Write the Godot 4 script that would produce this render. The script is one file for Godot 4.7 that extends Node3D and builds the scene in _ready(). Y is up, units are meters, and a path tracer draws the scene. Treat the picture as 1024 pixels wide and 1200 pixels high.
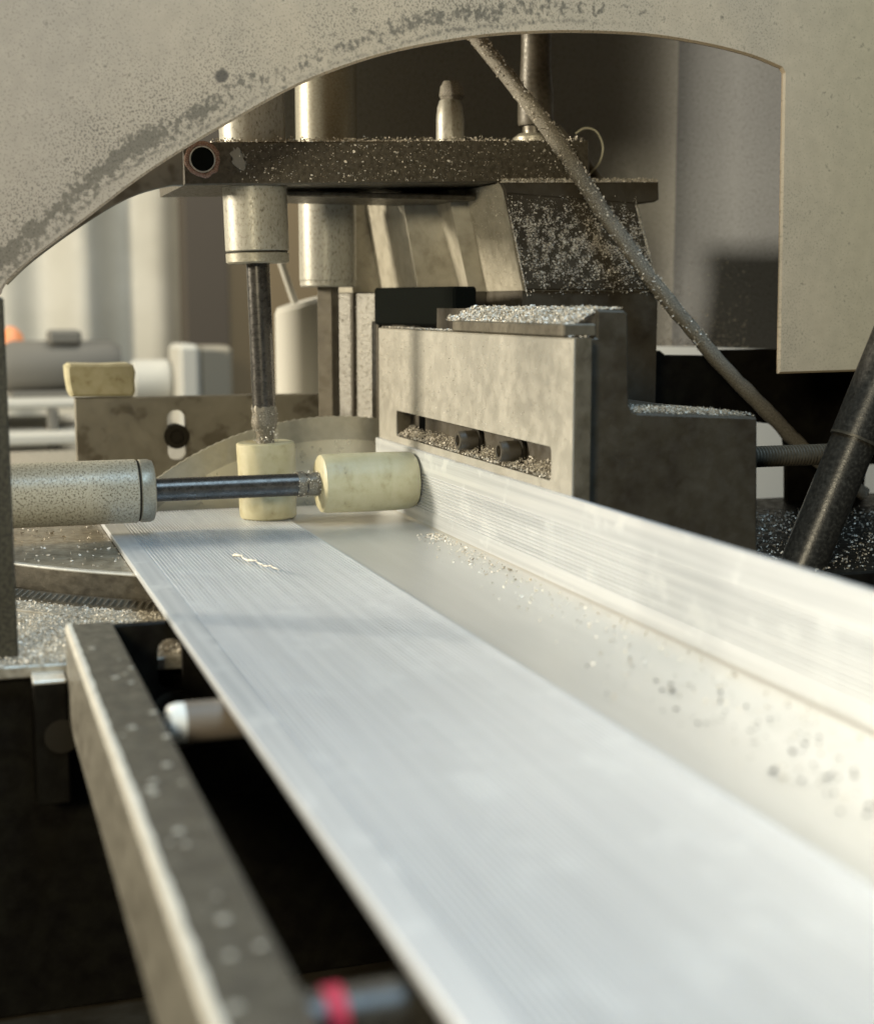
extends Node3D
# An aluminium section held in the clamps of an industrial cut-off saw, seen close up.
# World: x across the section, y up, z along the section towards the camera; y = 0 is the top of the section's base.

var rng := RandomNumberGenerator.new()
var M := {}
var noises := {}
var used := {}
var flake: ArrayMesh

# ---------------------------------------------------------------- naming helpers
func numbered(called: String) -> String:
	var n: int = used.get(called, 0)
	used[called] = n + 1
	return called if n == 0 else "%s_%03d" % [called, n]

func tag(o: Node, label: String, category: String, group := "", kind := "") -> Node:
	o.set_meta("label", label)
	o.set_meta("category", category)
	if group: o.set_meta("group", group)
	if kind: o.set_meta("kind", kind)
	return o

func thing(called: String, label: String, category: String, group := "") -> Node3D:
	var o := Node3D.new()
	o.name = numbered(called)
	add_child(o, true)
	tag(o, label, category, group)
	return o

func part(called: String, mesh: Mesh, material: Material, parent: Node = null, xf := Transform3D.IDENTITY) -> MeshInstance3D:
	var o := MeshInstance3D.new()
	o.name = called if parent else numbered(called)
	o.mesh = mesh
	o.material_override = material
	o.transform = xf
	o.cast_shadow = GeometryInstance3D.SHADOW_CASTING_SETTING_ON
	(parent if parent else self).add_child(o, true)
	return o

# ---------------------------------------------------------------- mesh helpers
func begin() -> SurfaceTool:
	var st := SurfaceTool.new()
	st.begin(Mesh.PRIMITIVE_TRIANGLES)
	st.set_smooth_group(-1)
	return st

func tri(st: SurfaceTool, a: Vector3, b: Vector3, c: Vector3) -> void:   # a, b, c counter-clockwise from outside
	st.add_vertex(a); st.add_vertex(c); st.add_vertex(b)

func quad(st: SurfaceTool, a: Vector3, b: Vector3, c: Vector3, d: Vector3) -> void:
	tri(st, a, b, c); tri(st, a, c, d)

func done(st: SurfaceTool) -> ArrayMesh:
	st.generate_normals()
	return st.commit()

func add_box(st: SurfaceTool, lo: Vector3, hi: Vector3, b := 0.0008) -> void:
	var c := (lo + hi) * 0.5
	var h := (hi - lo) * 0.5
	b = minf(b, minf(h.x, minf(h.y, h.z)) * 0.9)
	var P := func(sx: int, sy: int, sz: int, ax: int) -> Vector3:
		var v := Vector3(sx * (h.x - b), sy * (h.y - b), sz * (h.z - b))
		if ax == 0: v.x = sx * h.x
		elif ax == 1: v.y = sy * h.y
		else: v.z = sz * h.z
		return c + v
	for s in [-1, 1]:
		var q := [P.call(s, -s, -1, 0), P.call(s, s, -1, 0), P.call(s, s, 1, 0), P.call(s, -s, 1, 0)]
		quad(st, q[0], q[1], q[2], q[3])
		q = [P.call(-1, s, -s, 1), P.call(-1, s, s, 1), P.call(1, s, s, 1), P.call(1, s, -s, 1)]
		quad(st, q[0], q[1], q[2], q[3])
		q = [P.call(-s, -1, s, 2), P.call(s, -1, s, 2), P.call(s, 1, s, 2), P.call(-s, 1, s, 2)]
		quad(st, q[0], q[1], q[2], q[3])
	for s in [-1, 1]:
		for t in [-1, 1]:
			_edge(st, c, P.call(s, t, -1, 0), P.call(s, t, 1, 0), P.call(s, t, 1, 1), P.call(s, t, -1, 1))
			_edge(st, c, P.call(s, -1, t, 0), P.call(s, 1, t, 0), P.call(s, 1, t, 2), P.call(s, -1, t, 2))
			_edge(st, c, P.call(-1, s, t, 1), P.call(1, s, t, 1), P.call(1, s, t, 2), P.call(-1, s, t, 2))
			for u in [-1, 1]:
				var a: Vector3 = P.call(s, t, u, 0)
				var e: Vector3 = P.call(s, t, u, 1)
				var g: Vector3 = P.call(s, t, u, 2)
				if (e - a).cross(g - a).dot(a - c) > 0: tri(st, a, e, g)
				else: tri(st, a, g, e)

func _edge(st: SurfaceTool, c: Vector3, a: Vector3, b: Vector3, d: Vector3, e: Vector3) -> void:
	if (b - a).cross(d - a).dot(a - c) > 0: quad(st, a, b, d, e)
	else: quad(st, e, d, b, a)

func box(lo: Vector3, hi: Vector3, b := 0.0008) -> ArrayMesh:
	var st := begin()
	add_box(st, lo, hi, b)
	return done(st)

# A turned shape: profile of (radius, height) from bottom to top, round y.
func lathe(profile: Array, segs := 40, wobble := 0.0, seed_ := 1, from := 0.0, sweep := TAU) -> ArrayMesh:
	var st := begin()
	var n := FastNoiseLite.new()
	n.seed = seed_
	n.frequency = 1.0
	var at := func(i: int, k: int) -> Vector3:
		var a := from + sweep * (k if sweep < TAU else k % segs) / segs
		var r: float = profile[i].x
		var d := Vector3(cos(a), 0, sin(a))
		if wobble > 0.0 and r > 0.0:
			r += wobble * n.get_noise_3d(d.x * 2.2, profile[i].y * 90.0, d.z * 2.2)
		return d * r + Vector3(0, profile[i].y, 0)
	var group := 1
	for i in profile.size() - 1:
		if i > 0:
			var u: Vector2 = (profile[i] - profile[i - 1]).normalized()
			var v: Vector2 = (profile[i + 1] - profile[i]).normalized()
			if u.dot(v) < 0.8: group += 1
		st.set_smooth_group(group)
		for k in segs:
			var a: Vector3 = at.call(i, k)
			var b: Vector3 = at.call(i, k + 1)
			var c: Vector3 = at.call(i + 1, k + 1)
			var d: Vector3 = at.call(i + 1, k)
			if profile[i].x > 0.0: tri(st, a, c, b)
			if profile[i + 1].x > 0.0: tri(st, a, d, c)
	return done(st)

func rod_profile(r: float, y0: float, y1: float, b := 0.0008) -> Array:
	return [Vector2(0, y0), Vector2(r - b, y0), Vector2(r, y0 + b), Vector2(r, y1 - b), Vector2(r - b, y1), Vector2(0, y1)]

# A flat outline (counter-clockwise) given depth along z, with a bevel.
func extrude(poly: PackedVector2Array, z0: float, z1: float, b := 0.0, uv := Rect2()) -> ArrayMesh:
	var st := begin()
	if Geometry2D.is_polygon_clockwise(poly):
		pass
	else:
		poly = poly.duplicate()
		poly.reverse()
	# Godot calls a ring clockwise with y down: keep counter-clockwise with y up
	var area := 0.0
	for i in poly.size():
		area += poly[i].cross(poly[(i + 1) % poly.size()])
	if area < 0: poly.reverse()
	var n := poly.size()
	var inset := PackedVector2Array()
	for i in n:
		var p := poly[i]
		var e0 := (p - poly[(i + n - 1) % n]).normalized()
		var e1 := (poly[(i + 1) % n] - p).normalized()
		var n0 := Vector2(-e0.y, e0.x)
		var n1 := Vector2(-e1.y, e1.x)
		var m := n0 + n1
		inset.append(p + m * (b / maxf(0.35, 0.5 * m.length_squared())))
	var ids := Geometry2D.triangulate_polygon(inset)
	var put := func(p: Vector2, z: float) -> void:
		if uv.size.x > 0.0: st.set_uv(Vector2((p.x - uv.position.x) / uv.size.x, 1.0 - (p.y - uv.position.y) / uv.size.y))
		st.add_vertex(Vector3(p.x, p.y, z))
	for i in range(0, ids.size(), 3):
		var t := [inset[ids[i]], inset[ids[i + 1]], inset[ids[i + 2]]]
		if (t[1] - t[0]).cross(t[2] - t[0]) < 0: t = [t[0], t[2], t[1]]
		for k in [0, 2, 1]: put.call(t[k], z1)
		for k in [0, 1, 2]: put.call(t[k], z0)
	for i in n:
		var j := (i + 1) % n
		var rows := [[inset, z0], [poly, z0 + b], [poly, z1 - b], [inset, z1]]
		for r in 3:
			if b <= 0.0 and r != 1: continue
			var A: PackedVector2Array = rows[r][0]
			var B: PackedVector2Array = rows[r + 1][0]
			for v in [[A[i], rows[r][1]], [B[j], rows[r + 1][1]], [A[j], rows[r][1]], [A[i], rows[r][1]], [B[i], rows[r + 1][1]], [B[j], rows[r + 1][1]]]:
				put.call(v[0], v[1])
	return done(st)

# A rectangular plate (in xy, thick in z) with a round-ended or round-cornered hole.
func holed_plate(lo: Vector2, hi: Vector2, hlo: Vector2, hhi: Vector2, hr: float, z0: float, z1: float) -> ArrayMesh:
	var st := begin()
	var outer := [Vector2(hi.x, hi.y), Vector2(lo.x, hi.y), Vector2(lo.x, lo.y), Vector2(hi.x, lo.y)]
	var cen := [Vector2(hhi.x - hr, hhi.y - hr), Vector2(hlo.x + hr, hhi.y - hr), Vector2(hlo.x + hr, hlo.y + hr), Vector2(hhi.x - hr, hlo.y + hr)]
	var ring: Array[Vector2] = []
	var own: Array[int] = []
	for k in 4:
		for s in 7:
			var a := PI / 2 * (k + s / 6.0)
			ring.append(cen[k] + Vector2(cos(a), sin(a)) * hr)
			own.append(k)
	var b := 0.0008
	var z := func(p: Vector2, h: float) -> Vector3: return Vector3(p.x, p.y, h)
	var n := ring.size()
	var out_in := func(k: int) -> Vector2:
		return outer[k] - Vector2(signf(outer[k].x - (lo.x + hi.x) / 2), signf(outer[k].y - (lo.y + hi.y) / 2)) * b
	for i in n:
		var j := (i + 1) % n
		var oi: Vector2 = out_in.call(own[i])
		var oj: Vector2 = out_in.call(own[j])
		for h in [z0, z1]:
			var f := [z.call(ring[i], h), z.call(oi, h), z.call(oj, h), z.call(ring[j], h)]
			if h == z1:
				if own[i] != own[j]: tri(st, f[0], f[1], f[2])
				tri(st, f[0], f[2], f[3])
			else:
				if own[i] != own[j]: tri(st, f[0], f[2], f[1])
				tri(st, f[0], f[3], f[2])
		quad(st, z.call(ring[i], z1), z.call(ring[j], z1), z.call(ring[j], z0), z.call(ring[i], z0))
	for k in 4:
		var j := (k + 1) % 4
		quad(st, z.call(outer[k], z0 + b), z.call(outer[j], z0 + b), z.call(outer[j], z1 - b), z.call(outer[k], z1 - b))
		quad(st, z.call(outer[k], z1 - b), z.call(outer[j], z1 - b), z.call(out_in.call(j), z1), z.call(out_in.call(k), z1))
		quad(st, z.call(out_in.call(k), z0), z.call(out_in.call(j), z0), z.call(outer[j], z0 + b), z.call(outer[k], z0 + b))
	return done(st)

func tube(path: Array, r: float, segs := 12, wobble := 0.0, r_end := -1.0) -> ArrayMesh:
	var st := begin()
	st.set_smooth_group(1)
	var rings := []
	var up := Vector3.UP
	var nn := FastNoiseLite.new()
	nn.frequency = 60.0
	for i in path.size():
		var t: Vector3 = (path[mini(i + 1, path.size() - 1)] - path[maxi(i - 1, 0)]).normalized()
		if absf(t.dot(up)) > 0.95: up = Vector3.RIGHT
		var x := up.cross(t).normalized()
		var y := t.cross(x).normalized()
		up = y
		var rr := r if r_end < 0.0 else lerpf(r, r_end, float(i) / (path.size() - 1))
		var ring := []
		for k in segs:
			var a := TAU * k / segs
			var d := x * cos(a) + y * sin(a)
			ring.append(path[i] + d * (rr + wobble * nn.get_noise_3dv(path[i] + d * r)))
		rings.append(ring)
	for i in rings.size() - 1:
		for k in segs:
			var j := (k + 1) % segs
			quad(st, rings[i][k], rings[i][j], rings[i + 1][j], rings[i + 1][k])
	st.set_smooth_group(2)
	for k in range(1, segs - 1):
		tri(st, rings[0][0], rings[0][k + 1], rings[0][k])
		tri(st, rings[-1][0], rings[-1][k], rings[-1][k + 1])
	return done(st)

func curve(points: Array, steps := 6) -> Array:
	var out := []
	for i in points.size() - 1:
		var a = points[maxi(i - 1, 0)]
		var b = points[i]
		var c = points[i + 1]
		var d = points[mini(i + 2, points.size() - 1)]
		for s in steps:
			out.append(b.cubic_interpolate(c, a, d, float(s) / steps))
	out.append(points[-1])
	return out

# A body between two outlines in xz (same number of points), at heights y0 and y1.
func loft(low: Array, high: Array, y0: float, y1: float) -> ArrayMesh:
	var st := begin()
	var n := low.size()
	var L := func(i: int) -> Vector3: return Vector3(low[i % n].x, y0, low[i % n].y)
	var H := func(i: int) -> Vector3: return Vector3(high[i % n].x, y1, high[i % n].y)
	for i in n:
		quad(st, L.call(i), H.call(i), H.call(i + 1), L.call(i + 1))
	var flat := PackedVector2Array(high)
	var ids := Geometry2D.triangulate_polygon(flat)
	for i in range(0, ids.size(), 3):
		tri(st, H.call(ids[i]), H.call(ids[i + 1]), H.call(ids[i + 2]))
	return done(st)

func along_x(x: float, y: float, z: float) -> Transform3D:       # a turned shape laid with its axis along +x
	return Transform3D(Basis(Vector3.FORWARD, PI / 2), Vector3(x, y, z))

func along_z(x: float, y: float, z: float) -> Transform3D:       # its axis along +z
	return Transform3D(Basis(Vector3.RIGHT, PI / 2), Vector3(x, y, z))

# ---------------------------------------------------------------- materials
func noise_tex(seed_: int, freq: float, ramp: Array, at: Array, kind := FastNoiseLite.TYPE_SIMPLEX_SMOOTH, octaves := 4, size := 512) -> NoiseTexture2D:
	var n := FastNoiseLite.new()
	n.seed = seed_
	n.noise_type = kind
	n.frequency = freq
	n.fractal_octaves = octaves
	n.fractal_gain = 0.6
	var t := NoiseTexture2D.new()
	t.width = size
	t.height = size
	t.seamless = true
	t.seamless_blend_skirt = 0.15
	t.noise = n
	if ramp.size():
		var g := Gradient.new()
		g.offsets = PackedFloat32Array(at)
		var cols := PackedColorArray()
		for c in ramp: cols.append(c)
		g.colors = cols
		t.color_ramp = g
	return t

func shared(key: String) -> NoiseTexture2D:
	if not noises.has(key):
		if key == "fine": noises[key] = noise_tex(5, 0.09, [], [])
		elif key == "coarse": noises[key] = noise_tex(9, 0.02, [], [])
		elif key == "rough": noises[key] = noise_tex(14, 0.035, [Color(0.62, 0.62, 0.62), Color(1, 1, 1)], [0.25, 0.75])
	return noises[key]

func lin(r: float, g: float, b: float) -> Color:
	return Color(r, g, b).linear_to_srgb()

# colours are linear base colours, from most worn to cleanest; tile in metres
func mat(colors: Array, at: Array, tile: float, rough: float, metal := 0.0, freq := 0.03, bump := 0.0, seed_ := 3, fine_bump := true) -> StandardMaterial3D:
	var m := StandardMaterial3D.new()
	var c := []
	for k in colors: c.append(lin(k.x, k.y, k.z))
	m.albedo_texture = noise_tex(seed_, freq, c, at)
	m.roughness = rough
	m.roughness_texture = shared("rough")
	m.metallic = metal
	m.uv1_triplanar = true
	m.uv1_world_triplanar = true
	m.uv1_scale = Vector3.ONE / tile
	if bump > 0.0:
		m.heightmap_enabled = true
		m.heightmap_texture = shared("fine" if fine_bump else "coarse")
		m.heightmap_scale = bump
	return m

func plain(c: Vector3, rough: float, metal := 0.0) -> StandardMaterial3D:
	var m := StandardMaterial3D.new()
	m.albedo_color = lin(c.x, c.y, c.z)
	m.roughness = rough
	m.metallic = metal
	return m

func make_materials() -> void:
	var V := func(a: float, b: float, c: float) -> Vector3: return Vector3(a, b, c)
	M.alu = mat([V.call(.58, .605, .635), V.call(.66, .685, .715), V.call(.73, .75, .775)], [0.2, 0.5, 0.8], 0.12, 0.38, 0.65, 0.014, 0.0, 21)
	M.alu.uv1_scale = Vector3(26, 26, 0.35)
	M.alu.roughness_texture = null
	M.alu.detail_enabled = true
	M.alu.detail_uv_layer = BaseMaterial3D.DETAIL_UV_2
	M.alu.uv2_triplanar = true
	M.alu.uv2_world_triplanar = true
	M.alu.uv2_scale = Vector3(5.5, 5.5, 4.0)
	M.alu.detail_albedo = noise_tex(91, 0.012, [Color(0.86, 0.88, 0.9, 0.0), Color(0.86, 0.88, 0.9, 0.0), Color(0.90, 0.91, 0.92, 0.8)], [0.0, 0.58, 0.8])
	M.alu_smooth = mat([V.call(.62, .60, .555), V.call(.67, .65, .605)], [0.2, 0.8], 0.12, 0.38, 0.7, 0.008, 0.0, 22)
	M.alu_smooth.uv1_scale = Vector3(9, 9, 1)
	M.alu_smooth.roughness_texture = null
	M.nylon = mat([V.call(.15, .125, .07), V.call(.34, .30, .175), V.call(.41, .375, .235), V.call(.45, .415, .275)], [0.01, 0.10, 0.4, 0.85], 0.09, 0.62, 0.0, 0.014, 0.003, 31)
	M.dirty = mat([V.call(.10, .088, .066), V.call(.22, .20, .16)], [0.3, 0.7], 0.03, 0.6, 0.3, 0.05, 0.01, 39)
	M.barrel = mat([V.call(.13, .115, .085), V.call(.35, .335, .28), V.call(.41, .395, .345)], [0.14, 0.32, 0.8], 0.07, 0.5, 0.2, 0.03, 0.004, 33)
	M.barrel_side = mat([V.call(.12, .10, .065), V.call(.40, .365, .28), V.call(.47, .435, .34)], [0.26, 0.37, 0.7], 0.05, 0.5, 0.08, 0.05, 0.004, 37)
	M.barrel.uv1_scale = Vector3(30, 14, 30)
	M.cap = mat([V.call(.24, .22, .17), V.call(.38, .36, .29)], [0.2, 0.7], 0.05, 0.5, 0.3, 0.05, 0.006, 38)
	M.rod = mat([V.call(.060, .056, .050), V.call(.085, .080, .072)], [0.3, 0.7], 0.08, 0.36, 0.6, 0.015, 0.0, 41)
	M.dark = mat([V.call(.055, .047, .033), V.call(.088, .076, .056), V.call(.115, .10, .075)], [0.15, 0.5, 0.9], 0.09, 0.55, 0.2, 0.04, 0.010, 43)
	M.black = mat([V.call(.006, .005, .004), V.call(.011, .010, .007)], [0.2, 0.8], 0.2, 0.6, 0.0, 0.02, 0.01, 47)
	M.black.metallic_specular = 0.2
	M.rubber = plain(Vector3(.005, .006, .005), 0.9)
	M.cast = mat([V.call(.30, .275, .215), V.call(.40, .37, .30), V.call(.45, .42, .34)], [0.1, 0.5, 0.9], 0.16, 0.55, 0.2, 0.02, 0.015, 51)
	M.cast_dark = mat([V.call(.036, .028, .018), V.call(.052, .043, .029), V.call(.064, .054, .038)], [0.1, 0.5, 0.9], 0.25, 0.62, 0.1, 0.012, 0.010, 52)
	M.cast_pale = mat([V.call(.15, .14, .12), V.call(.25, .24, .21), V.call(.34, .325, .295)], [0.2, 0.5, 0.85], 0.05, 0.6, 0.2, 0.05, 0.03, 53)
	M.fence = mat([V.call(.37, .35, .305), V.call(.41, .39, .34), V.call(.43, .41, .36)], [0.05, 0.4, 0.9], 0.30, 0.48, 0.35, 0.012, 0.004, 55)
	M.cast_mid = mat([V.call(.07, .058, .040), V.call(.11, .095, .068), V.call(.14, .122, .09)], [0.1, 0.5, 0.9], 0.16, 0.58, 0.15, 0.02, 0.008, 56)
	M.steel = mat([V.call(.24, .225, .18), V.call(.31, .29, .24), V.call(.35, .33, .28)], [0.1, 0.45, 0.9], 0.2, 0.45, 0.5, 0.012, 0.004, 57)
	M.plate = mat([V.call(.12, .105, .08), V.call(.215, .20, .165), V.call(.25, .235, .195)], [0.26, 0.40, 0.9], 0.24, 0.5, 0.3, 0.010, 0.004, 59)
	M.rim = mat([V.call(.05, .042, .03), V.call(.09, .078, .057), V.call(.12, .105, .08)], [0.15, 0.5, 0.9], 0.1, 0.5, 0.4, 0.025, 0.008, 61)
	M.table = mat([V.call(.25, .225, .18), V.call(.35, .325, .27), V.call(.42, .395, .34)], [0.2, 0.5, 0.85], 0.1, 0.5, 0.4, 0.03, 0.015, 63)
	M.turned = mat([V.call(.13, .11, .078), V.call(.22, .19, .14), V.call(.27, .24, .185)], [0.15, 0.5, 0.9], 0.14, 0.45, 0.35, 0.02, 0.004, 64)
	M.blade = mat([V.call(.60, .57, .46), V.call(.66, .63, .52)], [0.3, 0.7], 0.3, 0.42, 0.5, 0.008, 0.0, 65)
	M.blade_rim = mat([V.call(.42, .40, .33), V.call(.46, .44, .37)], [0.3, 0.7], 0.1, 0.45, 0.6, 0.02, 0.0, 66)
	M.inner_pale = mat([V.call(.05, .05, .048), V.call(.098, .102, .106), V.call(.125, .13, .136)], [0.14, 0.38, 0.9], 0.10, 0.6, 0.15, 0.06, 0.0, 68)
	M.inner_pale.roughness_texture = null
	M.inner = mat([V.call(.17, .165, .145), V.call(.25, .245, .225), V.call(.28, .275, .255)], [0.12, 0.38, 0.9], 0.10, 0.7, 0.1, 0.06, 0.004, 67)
	M.rail = mat([V.call(.045, .040, .031), V.call(.060, .054, .041), V.call(.085, .077, .06)], [0.2, 0.55, 0.95], 0.14, 0.5, 0.2, 0.02, 0.006, 69)
	M.rail_side = mat([V.call(.15, .14, .115), V.call(.21, .198, .165)], [0.2, 0.8], 0.2, 0.5, 0.3, 0.012, 0.004, 70)
	M.bare = mat([V.call(.55, .53, .47), V.call(.66, .64, .58)], [0.2, 0.8], 0.08, 0.42, 0.3, 0.03, 0.004, 71)
	M.post = mat([V.call(.018, .015, .010), V.call(.04, .036, .022), V.call(.07, .063, .042)], [0.2, 0.5, 0.85], 0.05, 0.7, 0.1, 0.04, 0.02, 73)
	M.chip = plain(Vector3(.80, .75, .66), 0.5, 0.2)
	M.chip_dull = plain(Vector3(.58, .54, .46), 0.5, 0.25)
	M.grease = plain(Vector3(.02, .017, .012), 0.6)
	M.grease.metallic_specular = 0.25
	M.rubber.metallic_specular = 0.15
	M.tan_chip = plain(Vector3(.70, .60, .42), 0.45, 0.3)
	M.orange_paint = mat([V.call(.12, .07, .05), V.call(.30, .15, .10), V.call(.36, .30, .25)], [0.3, 0.5, 0.75], 0.03, 0.6, 0.0, 0.05, 0.01, 75)
	M.white_paint = plain(Vector3(.27, .26, .225), 0.7)
	for k in ["chip", "chip_dull", "grease"]: M[k].vertex_color_use_as_albedo = true
	M.hose = mat([V.call(.08, .068, .05), V.call(.20, .18, .14), V.call(.42, .39, .33)], [0.3, 0.5, 0.75], 0.03, 0.75, 0.0, 0.06, 0.05, 77)
	M.lever = mat([V.call(.018, .016, .013), V.call(.035, .032, .026), V.call(.09, .082, .066)], [0.3, 0.6, 0.9], 0.06, 0.42, 0.2, 0.04, 0.01, 79)
	M.white = plain(Vector3(.44, .43, .385), 0.7)
	M.clear = plain(Vector3(.5, .48, .36), 0.4)
	M.spot = plain(Vector3(.34, .325, .28), 0.5)
	M.white_cap = plain(Vector3(.74, .73, .68), 0.5)
	M.red = plain(Vector3(.42, .015, .045), 0.6)
	M.wall = mat([V.call(.52, .50, .43), V.call(.60, .58, .51)], [0.3, 0.7], 1.2, 0.8, 0.0, 0.01, 0.0, 81)
	M.bright_wall = plain(Vector3(.82, .80, .72), 0.8)
	M.brown = plain(Vector3(.060, .048, .035), 0.7)
	M.amber = plain(Vector3(.17, .125, .068), 0.7)
	M.orange = plain(Vector3(.75, .28, .12), 0.5)
	M.machine_grey = plain(Vector3(.12, .115, .10), 0.7)

func guard_paint(area: Rect2) -> StandardMaterial3D:
	# Grimy cream paint: fine worm-like soot marks, thicker along the worn edge of the arch, and rubbed smears.
	var w := 1400
	var h := 700
	var im := Image.create(w, h, false, Image.FORMAT_RGB8)
	var a := FastNoiseLite.new(); a.seed = 4; a.frequency = 0.30; a.noise_type = FastNoiseLite.TYPE_SIMPLEX_SMOOTH; a.fractal_octaves = 2
	var b := FastNoiseLite.new(); b.seed = 8; b.frequency = 0.008; b.fractal_octaves = 4
	var e := FastNoiseLite.new(); e.seed = 15; e.frequency = 0.11; e.fractal_octaves = 3
	var c := FastNoiseLite.new(); c.seed = 12; c.frequency = 0.035; c.fractal_octaves = 4
	var smear := [Vector2(-0.30, 0.05), Vector2(-0.1558, 0.1745), Vector2(-0.1419, 0.1860), Vector2(-0.1139, 0.2116), Vector2(-0.0904, 0.2283), Vector2(-0.0716, 0.2359), Vector2(-0.0572, 0.2447), Vector2(-0.0281, 0.2621), Vector2(0.0213, 0.2841), Vector2(0.0827, 0.3040), Vector2(0.1467, 0.3140), Vector2(0.20, 0.3150), Vector2(0.30, 0.301), Vector2(0.5, 0.25)]
	var weight := [1.2, 1.2, 0.9, 1.0, 1.35, 0.75, 1.0, 0.5, 0.55, 0.9, 0.7, 0.25, 0.0, 0.0]
	var k := 0
	for x in w:
		var px := area.position.x + area.size.x * x / w
		k = 0
		while k < smear.size() - 2 and smear[k + 1].x < px: k += 1
		var f := clampf((px - smear[k].x) / (smear[k + 1].x - smear[k].x), 0, 1)
		var cy := lerpf(smear[k].y, smear[k + 1].y, f)
		var wt := lerpf(weight[k], weight[k + 1], f)
		var steep := absf((smear[k + 1].y - smear[k].y) / (smear[k + 1].x - smear[k].x))
		for y in h:
			var py := area.position.y + area.size.y * (1.0 - float(y) / h)
			var d := (py - cy) / sqrt(1.0 + steep * steep)
			var big := b.get_noise_2d(x, y)
			var mid := c.get_noise_2d(x, y)
			var soot := a.get_noise_2d(x, y)
			var near := exp(-pow((d - 0.002) / 0.0065, 2.0))
			var wide := exp(-pow((d - 0.012) / 0.023, 2.0))
			var open := 0.30 - 0.10 * big - 0.17 * wide * clampf(wt + 0.3, 0, 1.2) - 0.06 * mid
			var right := clampf((px - 0.29) / 0.08, 0, 1)
			open += 0.12 * right
			open -= 0.16 * exp(-pow((px - 0.318) / 0.010, 2.0)) * clampf((0.24 - py) / 0.1, 0, 1)
			var mark := smoothstep(open, open + 0.32, soot)
			var col := Vector3(0.55, 0.437, 0.305).lerp(Vector3(0.51, 0.41, 0.29), clampf(0.5 + big * 1.6, 0, 1))
			if px < 0.02: col = col.lerp(Vector3(0.42, 0.350, 0.272), clampf((0.02 - px) / 0.16, 0, 1))
			col = col.lerp(Vector3(0.50, 0.405, 0.255), right * 0.8)
			col *= 1.0 + 0.10 * mid
			col = col.lerp(col * 0.36, mark * clampf(0.42 + 0.5 * wide * wt + 0.2 * big, 0, 0.9))
			var grit := e.get_noise_2d(x, y)
			var rub := smoothstep(0.40, 1.0, near * wt + 0.6 * mid + 0.75 * grit)
			col = col.lerp(Vector3(0.10, 0.085, 0.06), rub * 0.75)
			var line := exp(-pow((d + 0.006 + 0.0012 * mid) / 0.0011, 2.0)) * clampf(wt * 1.2 - 0.2, 0, 1)
			col = col.lerp(Vector3(0.13, 0.11, 0.08), clampf(line * (0.6 + 1.2 * grit), 0, 0.75))
			var spot := Vector2(px + 0.0472, py - 0.2667).length() + 0.002 * mid
			col = col.lerp(Vector3(0.06, 0.05, 0.04), smoothstep(0.0046, 0.0026, spot) * 0.85)
			im.set_pixel(x, y, lin(clampf(col.x, 0, 1), clampf(col.y, 0, 1), clampf(col.z, 0, 1)))
	var m := StandardMaterial3D.new()
	m.albedo_texture = ImageTexture.create_from_image(im)
	m.roughness = 0.55
	m.heightmap_enabled = false
	return m

# ---------------------------------------------------------------- swarf
func make_flake() -> void:
	var st := begin()
	st.set_smooth_group(1)
	var rows := []
	for i in 5:
		var a := -0.9 + 1.8 * i / 4.0
		var wd := 0.42 - 0.12 * absf(i - 2.0)
		rows.append([Vector3(sin(a) * 0.8, cos(a) * 0.8 - 0.6, -wd), Vector3(sin(a) * 0.8, cos(a) * 0.8 - 0.6 + 0.12 * i * 0.3, wd)])
	for i in 4:
		quad(st, rows[i][0], rows[i][1], rows[i + 1][1], rows[i + 1][0])
	flake = done(st)

func swarf(called: String, label: String, count: int, where: Callable, material: Material = null, parent: Node = null) -> void:
	var mm := MultiMesh.new()
	mm.transform_format = MultiMesh.TRANSFORM_3D
	mm.use_colors = true
	mm.mesh = flake
	mm.instance_count = count
	for i in count:
		var p: Array = where.call()
		var s: float = p[1]
		var q := Basis.from_euler(Vector3(rng.randf() * TAU, rng.randf() * TAU, rng.randf() * TAU))
		mm.set_instance_transform(i, Transform3D(q.scaled(Vector3(s, s, s) * Vector3(rng.randf_range(0.6, 1.5), rng.randf_range(0.6, 1.2), rng.randf_range(0.5, 1.1))), p[0]))
		var tint := pow(rng.randf(), 0.6)
		mm.set_instance_color(i, Color(1, 1, 1).lerp(Color(0.30, 0.27, 0.22), 1.0 - tint))
	var o := MultiMeshInstance3D.new()
	o.name = numbered(called)
	o.multimesh = mm
	o.material_override = material if material else M.chip
	add_child(o, true)
	tag(o, label, "metal chips", "", "stuff")

func U(a: float, b: float) -> float:
	return rng.randf_range(a, b)

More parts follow.
